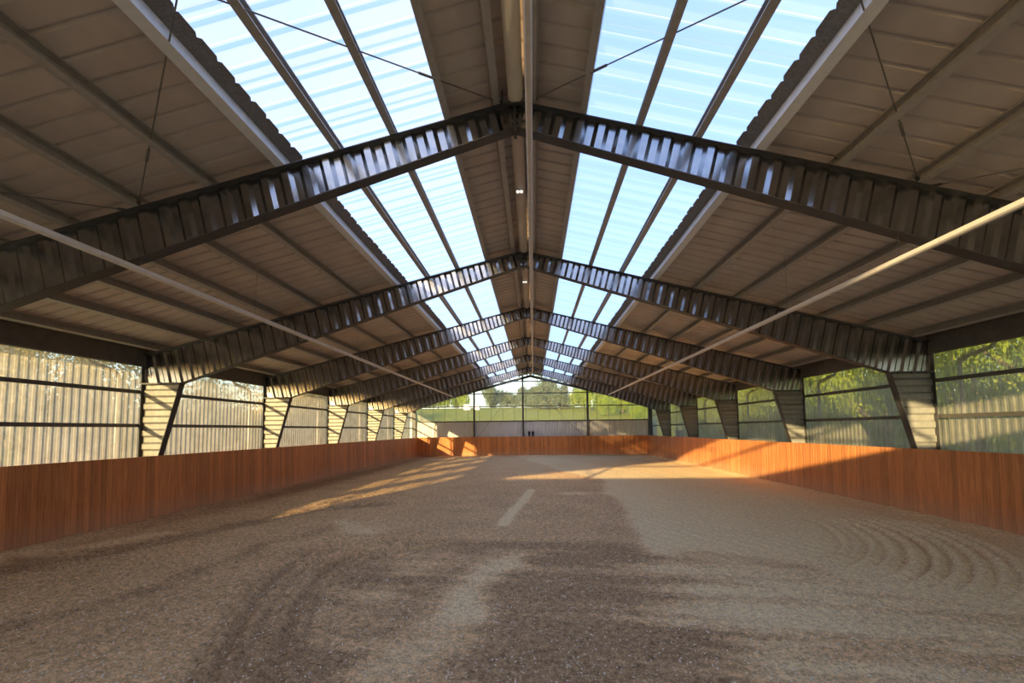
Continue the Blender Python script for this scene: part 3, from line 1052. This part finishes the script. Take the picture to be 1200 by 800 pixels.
def downpipe(s, y, label, mat):
    root = empty('downpipe', (s * 10.6, y, 0))
    tag(root, label, 'downpipe', 'downpipes outside the side walls')
    m_ = MB()
    pts = [(0, -.75, 4.10), (0, -.75, 4.0), (-s * .03, -.70, 3.9), (-s * .14, -.20, 3.78), (-s * .18, -.04, 3.70), (-s * .19, 0, 3.58), (-s * .19, 0, 2.0), (-s * .19, 0, 0)]
    m_.tube(pts, .05, 10)
    m_.put('pipe', mat, root, True)
    for z in (1.9, 3.2):
        m_ = MB(); m_.lathe([(.058, -.02), (.058, .02)], (-s * .19, 0, z), 10)
        m_.put('clip', M['flange'], root)
for k in range(2, NB):
    downpipe(-1, 6 * k - .45, f'zinc downpipe seen through the tan cladding beside the {ordinal[k]} frame', M['pipe'])
    downpipe(1, 6 * k - .45, f'{"copper" if k == 6 else "zinc"} downpipe seen against green trees beside the {ordinal[k]} frame', M['copper'] if k == 6 else M['pipe'])
m_ = MB(); m_.box((-.22, -.3, 0), (.22, .3, 1.95)); m_.box((-.26, -.34, 1.95), (.26, .34, 2.02))
root = m_.put('utility_box', M['box'], loc=(10.95, 36.9, -0.05))
tag(root, 'dark upright box outside beside the copper downpipe', 'box')

# ------------------------------------------------------------------ outside: ground, trees
def hill(x, y):
    d = max(0.0, y - 52)
    return 0.125 * min(d, 58) + 0.03 * max(0, d - 58)
def build_ground():
    xs = [-160, -110, -70, -45, -30, -20, -11, 11, 20, 30, 45, 70, 110, 160]
    ys = [-60, -30, -2, 42.35, 46, 50, 54, 60, 68, 78, 90, 105, 125, 150, 185, 230, 300]
    V, F = [], []
    for y in ys:
        for x in xs:
            V.append((x, y, hill(x, y) - .06 + .15 * (random.random() - .5) * (y > 55)))
    nx = len(xs)
    for j in range(len(ys) - 1):
        for i in range(nx - 1):
            if xs[i] == -11 and ys[j] in (-2,):
                continue
            a = j * nx + i
            F.append((a, a + 1, a + nx + 1, a + nx))
    o = put('ground', mesh('ground', V, F, M['meadow'], True))
    tag(o, 'bright green meadow rising beyond the gable', kind='structure')
build_ground()

def crown_mesh(kind, mat, seed, nleaf, leaf, asp):
    r = random.Random(seed)
    V, F = [], []
    if kind == 'round':
        blobs = [(r.uniform(-.6, .6), r.uniform(-.6, .6), r.uniform(.25, .85), r.uniform(.28, .45)) for _ in range(14)]
        blobs.append((0, 0, .55, .5))
    elif kind == 'conifer':
        blobs = []
        for i in range(11):
            t = i / 10
            blobs += [(math.cos(a) * .32 * (1 - t), math.sin(a) * .32 * (1 - t), .08 + .9 * t, .24 * (1 - t) + .06) for a in (i, i + 2.1, i + 4.2)]
    else:  # bushy, to the ground
        blobs = [(r.uniform(-.7, .7), r.uniform(-.7, .7), r.uniform(.08, .8), r.uniform(.28, .42)) for _ in range(20)]
    for _ in range(nleaf):
        bx, by, bz, br = r.choice(blobs)
        d = Vector((r.gauss(0, 1), r.gauss(0, 1), r.gauss(0, 1))).normalized()
        c = Vector((bx, by, bz)) + d * br * r.uniform(.7, 1.05)
        if c.z < .02: continue
        c.z *= asp
        n_ = (d + Vector((r.uniform(-.7, .7), r.uniform(-.7, .7), r.uniform(-.3, .9)))).normalized()
        a = n_.orthogonal().normalized()
        a = (Matrix.Rotation(r.uniform(0, 6.28), 3, n_) @ a)
        b = n_.cross(a)
        l_ = leaf * r.uniform(.6, 1.3)
        k = len(V)
        V += [c - a * l_, c + b * l_ * .45 + n_ * l_ * .15, c + a * l_, c - b * l_ * .45 + n_ * l_ * .15]
        F.append((k, k + 1, k + 2, k + 3))
    return mesh('crown', V, F, mat)

def trunk_mesh():
    m_ = MB()
    m_.tube([(0, 0, -.05), (.01, .01, .25), (-.01, .02, .6)], [.045, .032, .012], 8)
    for a, z in ((.4, .25), (2.4, .32), (4.3, .38), (5.4, .45)):
        m_.tube([(0, 0, z), (math.cos(a) * .2, math.sin(a) * .2, z + .18), (math.cos(a) * .36, math.sin(a) * .36, z + .3)], [.016, .01, .004], 6)
    return m_.mesh('trunk', M['bark'], True)
TR = trunk_mesh()
ASP = {'hazy': 1.3, 'bright': 1.3, 'bush': 2.5, 'gold': 2.2, 'conifer': 2.0}
CR = {
    'bright': [crown_mesh('round', M['leaf_bright'], i, 7000, .05, 1.3) for i in (1, 2)],
    'bush': [crown_mesh('bush', M['leaf_bright'], i, 14000, .030, 2.5) for i in (3, 4)],
    'gold': [crown_mesh('bush', M['leaf_gold'], i, 13000, .036, 2.2) for i in (7, 8)],
    'hazy': [crown_mesh('round', M['needle'], i, 7000, .05, 1.3) for i in (11, 12)],
    'conifer': [crown_mesh('conifer', M['needle'], i, 4200, .045, 2.0) for i in (9, 10)],
}
def tree(kind, x, y, r, h, label, group, z=None):
    root = empty('tree', (x, y, (hill(x, y) if z is None else z) - .1))
    root.rotation_euler = (0, 0, random.uniform(0, 6.28))
    tag(root, label, 'tree' if kind != 'bush' else 'bush', group)
    put('crown', random.choice(CR[kind]), root, scale=(r, r, h / ASP[kind]))
    put('trunk', TR, root, scale=(h * .8, h * .8, h))

# beside the sun-struck wall
nth = ['first', 'second', 'third', 'fourth', 'fifth', 'sixth', 'seventh', 'eighth', 'ninth', 'tenth', 'eleventh', 'twelfth', 'thirteenth', 'fourteenth', 'fifteenth']
for i, y in enumerate((8.6, 12.4, 16.6, 21.0, 25.5, 30.0, 35.0, 40.5, 46.0)):
    tree('bush', 14.8 + random.uniform(-.3, 1.0), y, 2.6, 6.8 + random.uniform(-.5, 1.2),
         f'leafy green tree close outside the sun-struck wall, {nth[i]} in the row from the camera', 'trees outside the sun-struck wall')
for i, y in enumerate((6.5, 12.5, 19.0, 26.0, 33.5, 42.0)):
    tree('bush', 20.5 + random.uniform(-.5, .8), y, 3.4, 9.2 + random.uniform(-.4, .8),
         f'taller green tree in the back row outside the sun-struck wall, {nth[i]} from the camera', 'trees outside the sun-struck wall')
# beside the shaded wall: sunlit golden hedge, lower in one place where the sky shows
hx = -24.0
nth += ['sixteenth', 'seventeenth', 'eighteenth', 'nineteenth', 'twentieth']
for i in range(18):
    y = 14.5 + 4.3 * i
    h = 7.6
    if i == 0: h = 6.9
    if i == 6: h = 4.2
    if i == 5: h = 6.3
    tree('gold', hx + random.uniform(-.5, .5), y, 3.3, h + random.uniform(-.2, .3), f'golden hedge tree behind the tan cladding, {nth[i]} in the row from the camera', 'hedge trees outside the shaded wall', 0)
# beyond the gable
far = [('bright', -27, 118, 4, 4.5), ('bright', -22, 116, 4.5, 4.4), ('bright', -17.5, 117, 3.4, 4.2), ('hazy', -9.8, 120, 3.4, 4.8), ('hazy', -6.0, 121, 2.8, 3.6), ('hazy', -2.5, 119, 3.6, 4.3),
       ('hazy', 0.4, 112, 3.2, 4.4), ('hazy', 3.6, 108, 3.4, 6.6), ('conifer', 7.0, 107, 2.9, 6.6), ('hazy', 5.6, 103, 2.8, 4.0), ('hazy', 1.4, 103, 2.6, 3.4), ('bright', 10.3, 104, 3, 4.4), ('bright', 13.3, 98, 3.2, 5.0), ('bright', 16.5, 92, 3.2, 5.4), ('bush', 19, 86, 3.2, 5.2), ('bush', 21, 80, 3.4, 5.6), ('bush', 17.0, 76, 2.4, 3.4), ('bush', 13.2, 88, 2.2, 3.2), ('bright', 24, 88, 4, 7)]
cnt = {}
for kind, x, y, r, h in far:
    cnt[kind] = cnt.get(kind, 0) + 1
    what = {'bright': 'bright green round tree', 'conifer': 'tall narrow grey-green conifer', 'hazy': 'hazy grey-green round tree', 'bush': 'dense bright green bush'}[kind]
    tree(kind, x, y, r, h, f'{what} beyond the gable glass, {nth[cnt[kind] - 1]} of its kind from the shaded end', 'trees beyond the gable')
for i, x in enumerate((-13.6, -11.6)):
    root = empty('far_shed', (x, 104, hill(x, 104)))
    m_ = MB(); m_.box((-.65, -.5, -.2), (.65, .5, .7)); m_.put('wall', M['white_house'], root)
    m_ = MB(); m_.add([(-.7, -.55, .7), (.7, -.55, .7), (.7, .55, .7), (-.7, .55, .7), (-.7, 0, 1.0), (.7, 0, 1.0)], [(0, 1, 5, 4), (2, 3, 4, 5), (0, 4, 3), (1, 2, 5), (0, 3, 2, 1)]); m_.put('roof', M['white_house'], root)
    tag(root, f'tiny white shed on the meadow edge, {("shaded-wall" if i == 0 else "gable-post")} one of the pair', 'shed', 'white sheds on the meadow')
